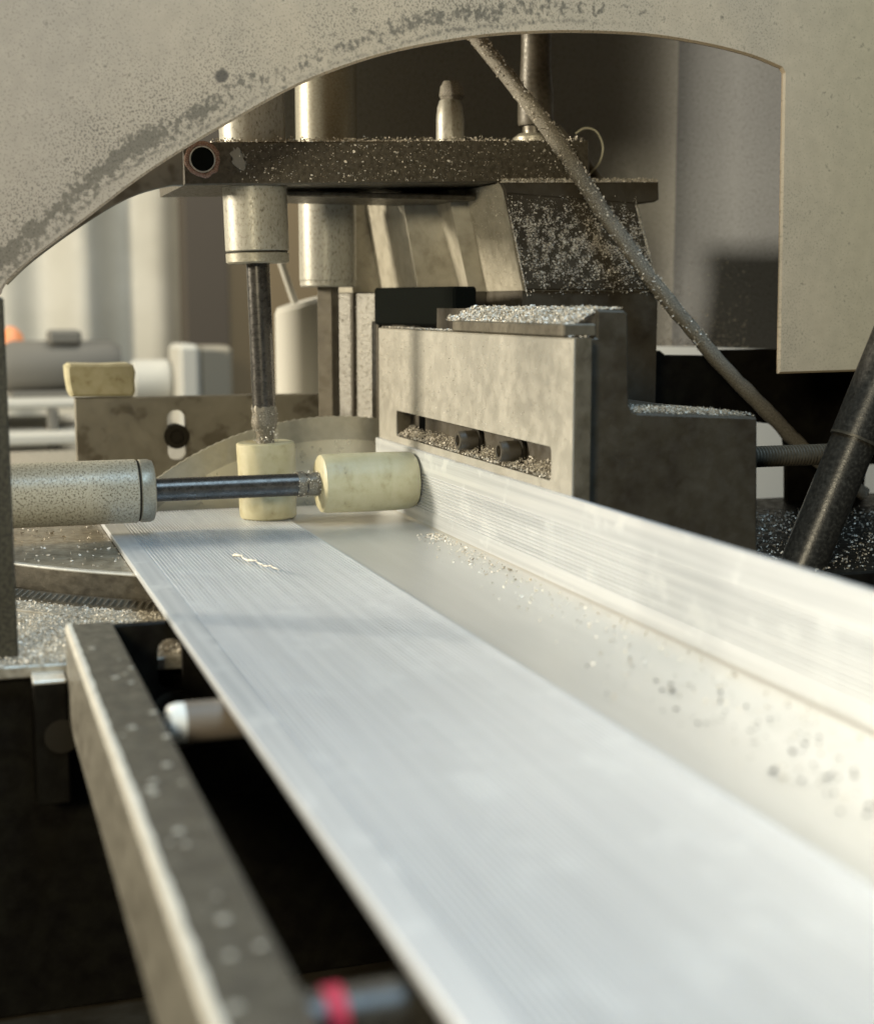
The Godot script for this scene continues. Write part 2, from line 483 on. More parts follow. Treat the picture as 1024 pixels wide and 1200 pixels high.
# ================================================================ the scene
func _ready() -> void:
	rng.seed = 77
	# ---- camera
	var cam := Camera3D.new()
	cam.name = "camera"
	add_child(cam)
	cam.position = Vector3(-0.19665, 0.14065, 0.94609)
	cam.rotation = Vector3(deg_to_rad(-8.1348), deg_to_rad(-18.4221), 0)
	var lens := CameraAttributesPhysical.new()
	lens.frustum_focal_length = 12.0 / (600.0 / 1700.0)
	lens.frustum_focus_distance = 0.87
	lens.frustum_near = 0.02
	lens.frustum_far = 60.0
	lens.exposure_aperture = 4.8
	cam.attributes = lens
	cam.fov = 38.88
	cam.near = 0.02
	cam.far = 60.0
	cam.current = true
	# ---- air and lamps
	var env := Environment.new()
	env.background_mode = Environment.BG_COLOR
	env.background_color = Color(0.09, 0.087, 0.08)
	env.tonemap_mode = Environment.TONE_MAPPER_LINEAR
	env.tonemap_exposure = 1.0
	env.sdfgi_enabled = true
	env.ssao_enabled = true
	env.ssil_enabled = true
	var we := WorldEnvironment.new()
	we.name = "air"
	we.environment = env
	add_child(we)
	lamp("work_lamp", Vector3(-1.6, 0.52, -0.55), Vector3(0, 0.05, 0.05), Vector2(0.34, 0.22), 5.9, Color(1.0, 0.955, 0.86))
	lamp("ceiling_lamp", Vector3(0.15, 1.6, 0.85), Vector3(0.10, 0, 0.55), Vector2(1.3, 0.7), 3.1, Color(0.77, 0.90, 1.0))
	lamp("front_lamp", Vector3(-0.69, 0.46, 1.41), Vector3(0.15, 0.2, 0.1), Vector2(0.24, 0.24), 1.1, Color(1.0, 0.95, 0.82))
	lamp("far_lamp", Vector3(0.5, 1.7, -0.9), Vector3(0.7, 0.0, -1.9), Vector2(1.4, 0.6), 3.7, Color(1.0, 0.97, 0.90))

	make_materials()
	make_flake()
	background()
	machine_base()
	guard()
	casting_and_fence()
	clamps()
	section()
	roller_stand()
	right_side()
	small_things()
	chips()

func lamp(called: String, at: Vector3, aim: Vector3, size: Vector2, energy: float, color: Color) -> void:
	var l := AreaLight3D.new()
	l.name = called
	l.area_size = size
	l.light_energy = energy
	l.light_color = color
	l.shadow_enabled = true
	l.area_range = 12.0
	add_child(l)
	l.look_at_from_position(at, aim, Vector3.UP if absf((aim - at).normalized().y) < 0.98 else Vector3.RIGHT)

func background() -> void:
	# pleated sheet hung in front of the workshop wall
	var st := begin()
	st.set_smooth_group(1)
	var last := Vector3.ZERO
	for i in 161:
		var x := -0.9 + 1.16 * i / 160.0
		var p := Vector3(x, 0, -1.75 + 0.022 * sin(x * 46.0) + 0.016 * sin(x * 21.0 + 1.0))
		if i > 0:
			for k in 2:
				var off := Vector3(0, 0, -0.004 * k)
				var lo := Vector3(0, -0.35, 0) + off
				var hi := Vector3(0, 1.3, 0) + off
				if k == 0: quad(st, last + lo, p + lo, p + hi, last + hi)
				else: quad(st, p + lo, last + lo, last + hi, p + hi)
		last = p
	tag(part("hanging_sheet", done(st), M.wall), "pale pleated sheet hanging far behind the saw at upper left", "curtain")
	tag(part("timber_post", box(Vector3(0.165, -1.0, -1.48), Vector3(0.232, 1.4, -1.40)), M.brown), "blurred dark brown upright post beside the pleated sheet", "post")
	tag(part("cardboard_panel", box(Vector3(0.233, -1.0, -1.46), Vector3(0.42, 1.4, -1.42)), M.amber), "blurred amber brown panel standing behind the vertical clamps", "panel")
	var wall := part("wall", box(Vector3(-3.0, -1.0, -2.30), Vector3(4.0, 2.6, -2.20)), M.bright_wall)
	wall.set_meta("kind", "structure")
	wall.set_meta("label", "pale workshop wall far behind the machine")
	var fl := part("floor", box(Vector3(-3.0, -1.02, -2.3), Vector3(4.0, -1.0, 3.0)), M.machine_grey)
	fl.set_meta("kind", "structure")
	fl.set_meta("label", "dark workshop floor under the machine")
	# blurred second machine
	var b := thing("white_bench", "blurred white slatted bench seen left of the slotted grey plate", "bench")
	part("top", box(Vector3(-0.45, 0.0, -1.4), Vector3(-0.03, 0.012, -1.1), 0.003), M.white, b)
	part("shelf", box(Vector3(-0.45, -0.045, -1.4), Vector3(-0.02, -0.030, -1.05), 0.003), M.white, b)
	part("shelf", box(Vector3(-0.45, -0.10, -1.4), Vector3(-0.01, -0.075, -1.0), 0.003), M.white, b)
	part("leg", box(Vector3(-0.075, -1.0, -1.12), Vector3(-0.06, 0.0, -1.1), 0.003), M.machine_grey, b)
	part("leg", box(Vector3(-0.44, -1.0, -1.12), Vector3(-0.42, 0.0, -1.1), 0.003), M.machine_grey, b)
	var d := thing("grey_motor", "blurred dark grey motor housing on the white bench behind", "motor")
	part("housing", lathe([Vector2(0, -0.09), Vector2(0.032, -0.09), Vector2(0.038, -0.075), Vector2(0.038, 0.06), Vector2(0.03, 0.075), Vector2(0, 0.075)]), M.machine_grey, d, along_x(-0.04, 0.052, -1.2))
	part("terminal_box", box(Vector3(-0.065, 0.085, -1.23), Vector3(-0.02, 0.105, -1.17), 0.004), M.machine_grey, d)
	part("foot", box(Vector3(-0.12, 0.012, -1.24), Vector3(0.03, 0.02, -1.16), 0.002), M.machine_grey, d)
	tag(part("orange_cap", lathe([Vector2(0, 0), Vector2(0.026, 0), Vector2(0.027, 0.01), Vector2(0.024, 0.05), Vector2(0.016, 0.072), Vector2(0.006, 0.08), Vector2(0, 0.081)]), M.orange, null, Transform3D(Basis(Vector3.FORWARD, 0.15), Vector3(-0.125, 0.03, -1.22))), "blurred orange cap at the left edge beside the dark motor", "cap")
	var w := thing("white_fitting", "blurred white block with a round end under the timber post", "fitting")
	part("block", box(Vector3(0.105, -0.05, -1.2), Vector3(0.135, 0.085, -1.1), 0.006), M.white, w)
	part("round_end", lathe(rod_profile(0.032, 0, 0.06, 0.006)), M.white, w, along_x(0.045, 0.03, -1.18))
	tag(part("grey_bin", box(Vector3(0.137, -0.1, -1.2), Vector3(0.185, 0.082, -1.12), 0.006), plain(Vector3(.24, .215, .165), .7)), "blurred grey bin right of the white fitting", "bin")
	var cup := thing("white_spout", "white plastic spout with a slanted top behind the square rod", "spout")
	var s2 := begin()
	s2.set_smooth_group(1)
	var ring := func(y: float, slope: float, r: float, k: int) -> Vector3:
		var a := TAU * (k % 36) / 36.0
		var x := cos(a) * r
		return Vector3(0.1045 + x, y + slope * x, -0.35 + sin(a) * r)
	for k in 36:
		quad(s2, ring.call(-0.02, 0, 0.0225, k), ring.call(0.139, 0.28, 0.0225, k), ring.call(0.139, 0.28, 0.0225, k + 1), ring.call(-0.02, 0, 0.0225, k + 1))
	s2.set_smooth_group(2)
	for k in 36:
		quad(s2, ring.call(0.139, 0.28, 0.0225, k), ring.call(0.143, 0.28, 0.0205, k), ring.call(0.143, 0.28, 0.0205, k + 1), ring.call(0.139, 0.28, 0.0225, k + 1))
	s2.set_smooth_group(3)
	for k in 36:
		tri(s2, Vector3(0.1045, 0.143, -0.35), ring.call(0.143, 0.28, 0.0205, k + 1), ring.call(0.143, 0.28, 0.0205, k))
	part("body", done(s2), M.white, cup)
	part("stick", tube([Vector3(0.103, 0.135, -0.352), Vector3(0.096, 0.155, -0.352), Vector3(0.088, 0.179, -0.352)], 0.0032), M.white, cup)

func machine_base() -> void:
	# saw table: plate, then the body below it
	var t := thing("saw_table", "steel saw table strewn with chips under the turntable", "table")
	var top := PackedVector2Array([Vector2(-0.7, -0.262), Vector2(-0.174, -0.270), Vector2(-0.106, -0.275), Vector2(0.30, -0.283), Vector2(0.36, -0.284), Vector2(0.36, 0.75), Vector2(-0.7, 0.75)])
	part("table_top", extrude(top, -0.0295, -0.0235, 0.0008), M.table, t, Transform3D(Basis(Vector3.RIGHT, -PI / 2), Vector3.ZERO))
	part("base_body", box(Vector3(-0.7, -0.197, -0.7), Vector3(0.36, -0.0297, 0.262)), M.black, t)
	part("plinth", box(Vector3(-0.7, -0.999, -0.7), Vector3(0.36, -0.199, 0.30)), M.cast_dark, t)
	var b := thing("stop_block", "small dark block bolted to the table front left of the rail", "block")
	part("block", box(Vector3(-0.1685, -0.085, 0.263), Vector3(-0.1535, -0.0285, 0.288)), M.black, b)
	part("top_face", box(Vector3(-0.1683, -0.0284, 0.265), Vector3(-0.1537, -0.0268, 0.2885), 0.0004), M.bare, b)
	part("bolt", lathe([Vector2(0.0, 0), Vector2(0.006, 0), Vector2(0.0075, 0.0006), Vector2(0.0078, 0.0015), Vector2(0.0, 0.0016)]), M.grease, b, along_z(-0.1565, -0.053, 0.2876))
	# turntable
	var d := thing("turntable", "round steel turntable with graduated rim left of the section", "turntable")
	part("disc", lathe([Vector2(0, -0.018), Vector2(0.3215, -0.018), Vector2(0.3215, -0.0052), Vector2(0.3212, -0.0042)], 160, 0.0, 1, deg_to_rad(80), deg_to_rad(200)), M.rim, d, Transform3D(Basis.IDENTITY, Vector3(0.08, 0, -0.10)))
	part("top_face", lathe([Vector2(0.0, -0.0040), Vector2(0.3205, -0.0036), Vector2(0.3213, -0.0042)], 160, 0.0, 1, deg_to_rad(80), deg_to_rad(200)), M.turned, d, Transform3D(Basis.IDENTITY, Vector3(0.08, 0, -0.10)))
	part("edge_band", lathe([Vector2(0.3216, -0.0052), Vector2(0.3219, -0.0046), Vector2(0.3214, -0.0039), Vector2(0.3195, -0.0035)], 160, 0.0, 1, deg_to_rad(80), deg_to_rad(200)), M.bare, d, Transform3D(Basis.IDENTITY, Vector3(0.08, 0, -0.10)))
	part("scale_ring", lathe([Vector2(0.3222, -0.0178), Vector2(0.3235, -0.0176), Vector2(0.331, -0.0212), Vector2(0.331, -0.0234)].map(func(v): return v), 160, 0.0, 1, deg_to_rad(80), deg_to_rad(200)), M.rim, d, Transform3D(Basis.IDENTITY, Vector3(0.08, 0, -0.10)))
	part("outer_ring", lathe([Vector2(0.3312, -0.0222), Vector2(0.349, -0.0222), Vector2(0.3496, -0.0228), Vector2(0.3496, -0.0234)], 160, 0.0, 1, deg_to_rad(80), deg_to_rad(200)), M.table, d, Transform3D(Basis.IDENTITY, Vector3(0.08, 0, -0.10)))
	var tick := box(Vector3(-0.0002, -0.0003, -0.003), Vector3(0.0002, 0.0003, 0.003), 0.0001)
	for k in 60:
		var a := deg_to_rad(108.0 + k * 0.75)
		var dir := Vector3(cos(a), 0, sin(a))
		var slope := Basis(Vector3(dir.z, 0, -dir.x), 0.4)
		var at := Vector3(0.08, -0.0190, -0.10) + dir * 0.3275
		part("graduation_mark", tick, M.rail_side, d, Transform3D(slope * Basis(Vector3.UP, atan2(dir.x, dir.z)), at))
	# blade
	var bl := thing("cutting_disc", "large round steel saw blade rising behind the nylon pads", "saw blade")
	var pts := PackedVector2Array()
	for k in 480:
		var a := TAU * k / 480.0
		pts.append(Vector2(cos(a), sin(a)) * (0.2255 if k % 2 == 0 else 0.2249))
	part("toothed_rim", extrude(pts, -0.0015, 0.0015), M.blade_rim, bl, Transform3D(Basis.IDENTITY, Vector3(0.066, -0.165, -0.079)))
	part("blade_face", lathe([Vector2(0, 0.0), Vector2(0.208, 0.0), Vector2(0.2085, 0.0019), Vector2(0.12, 0.0022), Vector2(0, 0.0022)], 160), M.blade, bl, along_z(0.066, -0.165, -0.079))
	# rear slotted plate
	var r := thing("rear_plate", "grey stained steel plate with an upright slot behind the saw blade", "plate")
	part("plate", holed_plate(Vector2(-0.108, -0.0235), Vector2(0.30, 0.0695), Vector2(-0.0380, 0.019), Vector2(-0.0235, 0.0585), 0.0066, -0.208, -0.200), M.plate, r)
	part("slot_bolt", lathe([Vector2(0.0, -0.012), Vector2(0.0095, -0.012), Vector2(0.0098, 0.002), Vector2(0.0092, 0.004), Vector2(0.0055, 0.0042), Vector2(0.0052, 0.001), Vector2(0, 0.001)], 24), M.grease, r, along_z(-0.031, 0.038, -0.200))
	tag(part("nylon_block", _soft_block(), M.nylon), "yellow nylon block resting on the rear plate's left end", "block")

func _soft_block() -> ArrayMesh:
	var o := PackedVector2Array()
	for p in [Vector2(-0.110, 0.0705), Vector2(-0.0635, 0.0700), Vector2(-0.0618, 0.074), Vector2(-0.0622, 0.082), Vector2(-0.0612, 0.089), Vector2(-0.063, 0.0945), Vector2(-0.066, 0.0955), Vector2(-0.088, 0.0950), Vector2(-0.1105, 0.0958), Vector2(-0.1135, 0.0935), Vector2(-0.113, 0.084), Vector2(-0.1115, 0.074)]:
		o.append(p)
	return extrude(o, -0.232, -0.199, 0.002)

func guard() -> void:
	var g := thing("saw_guard", "cream painted saw guard with arched opening over the clamps", "guard")
	var arch := curve([Vector2(-0.1693, 0.1461), Vector2(-0.1655, 0.1530), Vector2(-0.1516, 0.1654), Vector2(-0.1239, 0.1863), Vector2(-0.0956, 0.2080), Vector2(-0.0695, 0.2254), Vector2(-0.0381, 0.2441), Vector2(-0.0037, 0.2632), Vector2(0.0313, 0.2775), Vector2(0.0619, 0.2867), Vector2(0.0984, 0.2944), Vector2(0.1251, 0.2983), Vector2(0.1578, 0.3012), Vector2(0.1913, 0.3025), Vector2(0.2198, 0.3022), Vector2(0.2549, 0.2990), Vector2(0.2850, 0.2940), Vector2(0.3065, 0.2878)], 4)
	var poly := PackedVector2Array([Vector2(-0.182, 0.44), Vector2(-0.182, 0.1445), Vector2(-0.176, 0.1445)])
	for p in arch: poly.append(p)
	poly.append_array([Vector2(0.3085, 0.2850), Vector2(0.3119, 0.0962), Vector2(0.62, 0.1000), Vector2(0.62, 0.44)])
	var area := Rect2(-0.24, 0.08, 0.68, 0.36)
	part("front_plate", extrude(poly, 0.1160, 0.1200, 0.0013, area), guard_paint(area), g)
	part("roof", box(Vector3(-0.182, 0.436, -0.28), Vector3(0.62, 0.440, 0.1163)), M.inner, g)
	# inner wall of the hood, bent round to the right-hand side
	var path := curve([Vector3(0.03, 0, -0.272), Vector3(0.20, 0, -0.266), Vector3(0.33, 0, -0.256), Vector3(0.382, 0, -0.241), Vector3(0.413, 0, -0.212), Vector3(0.432, 0, -0.170), Vector3(0.445, 0, -0.115), Vector3(0.452, 0, -0.04), Vector3(0.454, 0, 0.116)], 8)
	var foot := func(p: Vector3) -> Vector3: return Vector3(0, 0.240 if p.x < 0.14 else 0.104, 0)
	var hi := Vector3(0, 0.436, 0)
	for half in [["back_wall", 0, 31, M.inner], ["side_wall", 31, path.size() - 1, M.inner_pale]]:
		var st := begin()
		st.set_smooth_group(1)
		for i in range(half[1], half[2]):
			var a: Vector3 = path[i]
			var b: Vector3 = path[i + 1]
			quad(st, a + foot.call(a), b + foot.call(b), b + hi, a + hi)
		st.set_smooth_group(2)
		for i in range(half[1], half[2]):
			var a: Vector3 = path[i] + Vector3(0.0015, 0, -0.0025)
			var b: Vector3 = path[i + 1] + Vector3(0.0025, 0, -0.0015)
			quad(st, b + foot.call(b), a + foot.call(a), a + hi, b + hi)
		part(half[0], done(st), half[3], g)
	swarf("hood_chips", "dusty chips stuck low on the hood's inner side wall", 900, func():
		var i := rng.randi_range(27, 44)
		var p: Vector3 = path[i].lerp(path[i + 1], rng.randf())
		return [p + Vector3(-0.0004, 0.105 + 0.075 * pow(rng.randf(), 2.2), 0.0004), U(0.0003, 0.0011)])
	var lip := PackedVector2Array()
	for p in curve([Vector2(-0.0592, 0.2114), Vector2(-0.0700, 0.2105), Vector2(-0.0924, 0.2031), Vector2(-0.1203, 0.1862), Vector2(-0.1479, 0.1660), Vector2(-0.163, 0.152)], 4): lip.append(p)
	lip.append_array([Vector2(-0.175, 0.160), Vector2(-0.14, 0.19), Vector2(-0.1, 0.23), Vector2(-0.0587, 0.26)])
	part("inner_lip", extrude(lip, 0.0465, 0.0500, 0.0006), M.plate, g)
	tag(part("upright_post", box(Vector3(-0.1850, -0.0230, 0.252), Vector3(-0.1728, 0.1440, 0.256), 0.001), M.post), "dark grime stained steel post at the left edge below the guard", "post")

func casting_and_fence() -> void:
	var f := thing("clamp_fence", "beige steel fence on a stepped casting against the upright flange", "fence")
	# fence plate: local x = world z, local z = -world x
	var turn := Transform3D(Basis(Vector3.UP, -PI / 2), Vector3.ZERO)
	part("fence_plate", holed_plate(Vector2(-0.055, -0.003), Vector2(0.289, 0.1245), Vector2(-0.012, 0.0508), Vector2(0.262, 0.0685), 0.003, -0.1030, -0.0936), M.cast_mid, f, turn)
	part("ground_face", holed_plate(Vector2(-0.0546, -0.003), Vector2(0.2888, 0.1242), Vector2(-0.012, 0.0508), Vector2(0.262, 0.0685), 0.003, -0.0938, -0.0929), M.fence, f, turn)
	for z in [0.127, 0.196]:
		var bolt := part("slot_bolt", lathe([Vector2(0, -0.012), Vector2(0.0058, -0.012), Vector2(0.0058, 0.0025), Vector2(0.0052, 0.0034), Vector2(0.0034, 0.0034), Vector2(0.0031, 0.0006), Vector2(0, 0.0006)], 20), M.cast_dark, f, Transform3D(Basis(Vector3.BACK, PI / 2), Vector3(0.0925, 0.0600, z)))
		part("washer", lathe([Vector2(0, -0.0095), Vector2(0.0085, -0.0095), Vector2(0.0085, -0.008), Vector2(0, -0.008)], 20), M.grease, bolt)
	var body := PackedVector2Array([Vector2(0.1032, -0.0225), Vector2(0.1032, 0.1238), Vector2(0.1112, 0.1245), Vector2(0.1114, 0.1383), Vector2(0.1265, 0.1378), Vector2(0.1285, 0.1360), Vector2(0.1301, 0.0905), Vector2(0.1318, 0.0870), Vector2(0.1350, 0.0858), Vector2(0.2040, 0.0820), Vector2(0.2048, 0.0805), Vector2(0.2075, 0.0), Vector2(0.2078, -0.0225)])
	part("casting", extrude(body, 0.02, 0.275, 0.0012), M.cast_dark, f)
	part("slab", box(Vector3(0.0932, 0.1247, 0.105), Vector3(0.1110, 0.1312, 0.2752), 0.0008), M.cast_mid, f)
	# bracket that carries the clamp bar
	var b := thing("bracket_casting", "tall ribbed bracket casting under the clamp bar, plastered with chips", "bracket")
	var high := [Vector2(0.1519, 0.030), Vector2(0.1490, -0.03), Vector2(0.137, -0.032), Vector2(0.137, -0.065), Vector2(0.115, -0.07), Vector2(0.110, -0.15), Vector2(0.09, -0.15), Vector2(0.09, -0.22), Vector2(0.24, -0.22), Vector2(0.2504, 0.030)]
	var low := [Vector2(0.1690, 0.030), Vector2(0.165, -0.03), Vector2(0.153, -0.032), Vector2(0.158, -0.065), Vector2(0.128, -0.07), Vector2(0.122, -0.15), Vector2(0.100, -0.15), Vector2(0.1, -0.22), Vector2(0.27, -0.22), Vector2(0.2697, 0.030)]
	# the block leans in towards its head, then stands upright below
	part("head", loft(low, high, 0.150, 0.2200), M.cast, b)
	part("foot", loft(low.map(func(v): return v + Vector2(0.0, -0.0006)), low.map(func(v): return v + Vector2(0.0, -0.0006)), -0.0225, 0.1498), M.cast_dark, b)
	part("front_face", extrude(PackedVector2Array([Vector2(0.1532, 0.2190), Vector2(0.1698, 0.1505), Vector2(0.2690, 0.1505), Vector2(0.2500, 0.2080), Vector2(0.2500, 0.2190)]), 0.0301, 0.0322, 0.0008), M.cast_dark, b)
	part("top_lip", extrude(PackedVector2Array([Vector2(0.1517, 0.2202), Vector2(0.2670, 0.2235), Vector2(0.2677, 0.2120), Vector2(0.2640, 0.2100), Vector2(0.2500, 0.2085), Vector2(0.156, 0.2130)]), -0.10, 0.0330, 0.001), M.cast_dark, b)
	tag(part("rubber_block", box(Vector3(-0.0095, 0.0, -0.104), Vector3(0.0095, 0.0265, 0.0), 0.0015), M.rubber, null, Transform3D(Basis(Vector3.UP, 0.26), Vector3(0.1320, 0.1262, 0.020))), "matt black rubber block lying on top of the fence", "block")
	# pale chip-caked block left of the fence end
	var p := thing("end_casting", "pale rough casting caked in chips left of the fence end", "casting")
	part("body", loft([Vector2(0.0930, -0.172), Vector2(0.0930, -0.19), Vector2(0.125, -0.19), Vector2(0.111, -0.128)], [Vector2(0.0950, -0.172), Vector2(0.0950, -0.19), Vector2(0.125, -0.19), Vector2(0.111, -0.128)], -0.0225, 0.1490), M.cast_pale, p)
	part("side_post", box(Vector3(0.1010, -0.0225, -0.102), Vector3(0.1045, 0.1285, -0.085), 0.0006), M.dark, p)

func clamps() -> void:
	# the bar
	var b := thing("clamp_bar", "dark oily steel bar across the vertical clamps with a pivot pin", "bar")
	var tilt := Basis(Vector3.BACK, 0.034)
	var o := Vector3(-0.0548, 0.2140, 0)
	var bar := PackedVector2Array([Vector2(0, 0), Vector2(0.2745, 0.0), Vector2(0.2745, 0.0274), Vector2(0.022, 0.0262), Vector2(0.018, 0.0258), Vector2(0.0, 0.0254)])
	part("bar_plate", extrude(bar, -0.085, 0.0240, 0.0009), M.dark, b, Transform3D(tilt, o))
	part("pivot_ring", lathe([Vector2(0.0082, 0.0), Vector2(0.0110, 0.0), Vector2(0.0112, 0.0008), Vector2(0.0106, 0.0013), Vector2(0.0090, 0.0015), Vector2(0.0082, 0.0010)], 40, 0.0012), M.orange_paint, b, along_z(-0.0432, 0.2300, 0.0238))
	part("pivot_bush", lathe([Vector2(0.0072, 0.0), Vector2(0.0081, 0.0), Vector2(0.0081, 0.0020), Vector2(0.0072, 0.0020)], 40), M.bare, b, along_z(-0.0432, 0.2300, 0.0238))
	part("pivot_pin", lathe(rod_profile(0.0073, 0.0, 0.0030, 0.0008), 40), M.rubber, b, along_z(-0.0432, 0.2300, 0.0236))
	var blot := PackedVector2Array()
	for k in 30:
		var a := TAU * k / 30.0
		blot.append(Vector2(cos(a) * U(0.0026, 0.0050), sin(a) * U(0.0052, 0.0085)))
	part("paint_blot", extrude(blot, 0.0, 0.0003), M.white_paint, b, Transform3D(Basis(Vector3.BACK, 0.35), Vector3(-0.0205, 0.2310, 0.0241)))
	part("under_plate", box(Vector3(0.018, 0.2115, -0.080), Vector3(0.150, 0.2150, -0.010), 0.0008), M.rim, b)

	# front vertical clamp, leaning a touch to the left
	var v := thing("vertical_clamp", "front vertical air clamp, round steel rod pressing a nylon pad on the section", "clamp", "air clamps of the saw")
	v.rotation.z = 0.026
	part("pad", lathe([Vector2(0, 0.0002), Vector2(0.0178, 0.0002), Vector2(0.0187, 0.0012), Vector2(0.0190, 0.006), Vector2(0.0189, 0.02), Vector2(0.0192, 0.035), Vector2(0.0194, 0.047), Vector2(0.0190, 0.0498), Vector2(0.0178, 0.0506), Vector2(0.009, 0.0500), Vector2(0, 0.0500)], 48, 0.0007, 3), M.nylon, v)
	part("rod", lathe(rod_profile(0.0076, 0.0700, 0.175, 0.0005), 32), M.rod, v)
	part("neck", lathe([Vector2(0, 0.0500), Vector2(0.0060, 0.0500), Vector2(0.0056, 0.056), Vector2(0.0078, 0.0600), Vector2(0.0086, 0.0640), Vector2(0.0078, 0.0700), Vector2(0.0082, 0.0730), Vector2(0.0070, 0.0752), Vector2(0, 0.0752)], 26, 0.0016, 5), M.dirty, v)
	part("end_ring", lathe([Vector2(0, 0.1672), Vector2(0.0192, 0.1672), Vector2(0.0204, 0.1682), Vector2(0.0205, 0.1735), Vector2(0.0199, 0.1740), Vector2(0, 0.1740)], 48), M.cap, v)
	part("ring_gap", lathe([Vector2(0, 0.1741), Vector2(0.0196, 0.1741), Vector2(0.0196, 0.1750), Vector2(0, 0.1750)], 48), M.grease, v)
	part("barrel", lathe([Vector2(0, 0.1751), Vector2(0.0200, 0.1751), Vector2(0.0206, 0.1757), Vector2(0.0207, 0.2175), Vector2(0.0, 0.2175)], 48), M.barrel, v)
	part("upper_barrel", lathe(rod_profile(0.0212, 0.2350, 0.42), 48), M.barrel, v)

	# rear vertical clamp
	var r := thing("rear_clamp", "rear vertical air clamp with a square rod behind the saw blade", "clamp", "air clamps of the saw")
	r.position = Vector3(0.069, 0, -0.105)
	part("barrel", lathe([Vector2(0, 0.1535), Vector2(0.0196, 0.1535), Vector2(0.0205, 0.1545), Vector2(0.0205, 0.158), Vector2(0.0209, 0.1585), Vector2(0.0209, 0.2150), Vector2(0, 0.2150)], 48), M.barrel, r)
	part("square_rod", box(Vector3(-0.0060, 0.045, -0.0060), Vector3(0.0060, 0.16, 0.0060), 0.0006), M.cast_mid, r, Transform3D(Basis(Vector3.UP, -0.72), Vector3.ZERO))
	part("pad", lathe(rod_profile(0.0192, -0.003, 0.046), 40), M.nylon, r)
	part("upper_barrel", lathe(rod_profile(0.0222, 0.2400, 0.43, 0.001), 56), M.cap, r)
	part("gland", lathe([Vector2(0, 0.2150), Vector2(0.0150, 0.2150), Vector2(0.0150, 0.2400), Vector2(0, 0.2400)], 32), M.rim, r)

	# horizontal clamp: turned shapes laid along x
	var h := thing("horizontal_clamp", "horizontal air clamp pushing a nylon pad against the upright flange", "clamp", "air clamps of the saw")
	h.transform = along_x(0, 0.0262, 0.040)
	part("barrel", lathe([Vector2(0, -0.30), Vector2(0.0196, -0.30), Vector2(0.0198, -0.092), Vector2(0.0192, -0.0912), Vector2(0, -0.0912)], 56), M.barrel_side, h)
	part("ring_gap", lathe([Vector2(0, -0.0912), Vector2(0.0189, -0.0912), Vector2(0.0189, -0.0900), Vector2(0, -0.0900)], 48), M.grease, h)
	part("end_cap", lathe([Vector2(0, -0.0899), Vector2(0.0190, -0.0899), Vector2(0.0196, -0.0893), Vector2(0.0196, -0.0840), Vector2(0.0186, -0.0815), Vector2(0.0160, -0.0806), Vector2(0, -0.0806)], 56), M.cap, h)
	part("rod", lathe(rod_profile(0.0073, -0.081, 0.017, 0.0005), 36), M.rod, h)
	part("neck", lathe([Vector2(0, 0.0100), Vector2(0.0078, 0.0105), Vector2(0.0083, 0.0145), Vector2(0.0070, 0.0170), Vector2(0.0078, 0.0215), Vector2(0.0072, 0.0252), Vector2(0, 0.0252)], 26, 0.0016, 8), M.dirty, h)
	part("pad", lathe([Vector2(0, 0.0248), Vector2(0.0170, 0.0250), Vector2(0.0186, 0.0262), Vector2(0.0192, 0.0290), Vector2(0.0193, 0.0500), Vector2(0.0192, 0.0760), Vector2(0.0186, 0.0855), Vector2(0.0172, 0.0885), Vector2(0.0, 0.0890)], 56, 0.0006, 11), M.nylon, h)

func section() -> void:
	var s := thing("aluminium_section", "long ribbed aluminium angle section clamped along the saw fence", "section")
	# base with fine lengthwise ribs
	var base := PackedVector2Array([Vector2(-0.1080, -0.0030), Vector2(-0.1080, -0.0006), Vector2(-0.1074, 0.0), Vector2(-0.0955, 0.0)])
	var x := -0.0955
	while x < 0.0095:
		base.append_array([Vector2(x + 0.0003, -0.0011), Vector2(x + 0.0009, -0.0011), Vector2(x + 0.0012, 0.0), Vector2(x + 0.0020, 0.0)])
		x += 0.0020
	base.append_array([Vector2(0.0113, 0.0), Vector2(0.0120, -0.0008), Vector2(0.0120, -0.0030)])
	part("ribbed_base", extrude(base, -0.052, 0.96, 0.0), M.alu, s)
	var chan := PackedVector2Array([Vector2(0.0121, -0.0030), Vector2(0.0121, -0.0008), Vector2(0.0870, -0.0008), Vector2(0.0884, -0.0004), Vector2(0.0893, 0.0004), Vector2(0.0893, -0.0030)])
	part("smooth_channel", extrude(chan, -0.052, 0.96, 0.0), M.alu_smooth, s)
	var fl := PackedVector2Array([Vector2(0.0894, -0.0030), Vector2(0.0927, -0.0030), Vector2(0.0927, 0.0460), Vector2(0.0922, 0.0465), Vector2(0.0900, 0.0465), Vector2(0.0895, 0.0460)])
	var y := 0.0325
	fl.append(Vector2(0.0895, y))
	while y > 0.0085:
		fl.append_array([Vector2(0.0903, y - 0.0004), Vector2(0.0903, y - 0.0009), Vector2(0.0895, y - 0.0013), Vector2(0.0895, y - 0.0020)])
		y -= 0.0020
	fl.append(Vector2(0.0894, 0.0062))
	part("upright_flange", extrude(fl, -0.052, 0.96, 0.0), M.alu, s)
	var path := []
	for i in 24:
		var t := i / 23.0
		path.append(Vector3(-0.052 + 0.014 * t + 0.0008 * sin(t * 40.0), 0.0014 + 0.0016 * absf(sin(t * 9.0)), 0.150 + 0.055 * t + 0.0012 * cos(t * 40.0)))
	tag(part("curled_shaving", tube(path, 0.0008, 5, 0.0008, 0.0004), M.chip_dull), "long curled aluminium shaving lying on the ribbed base", "metal shaving")

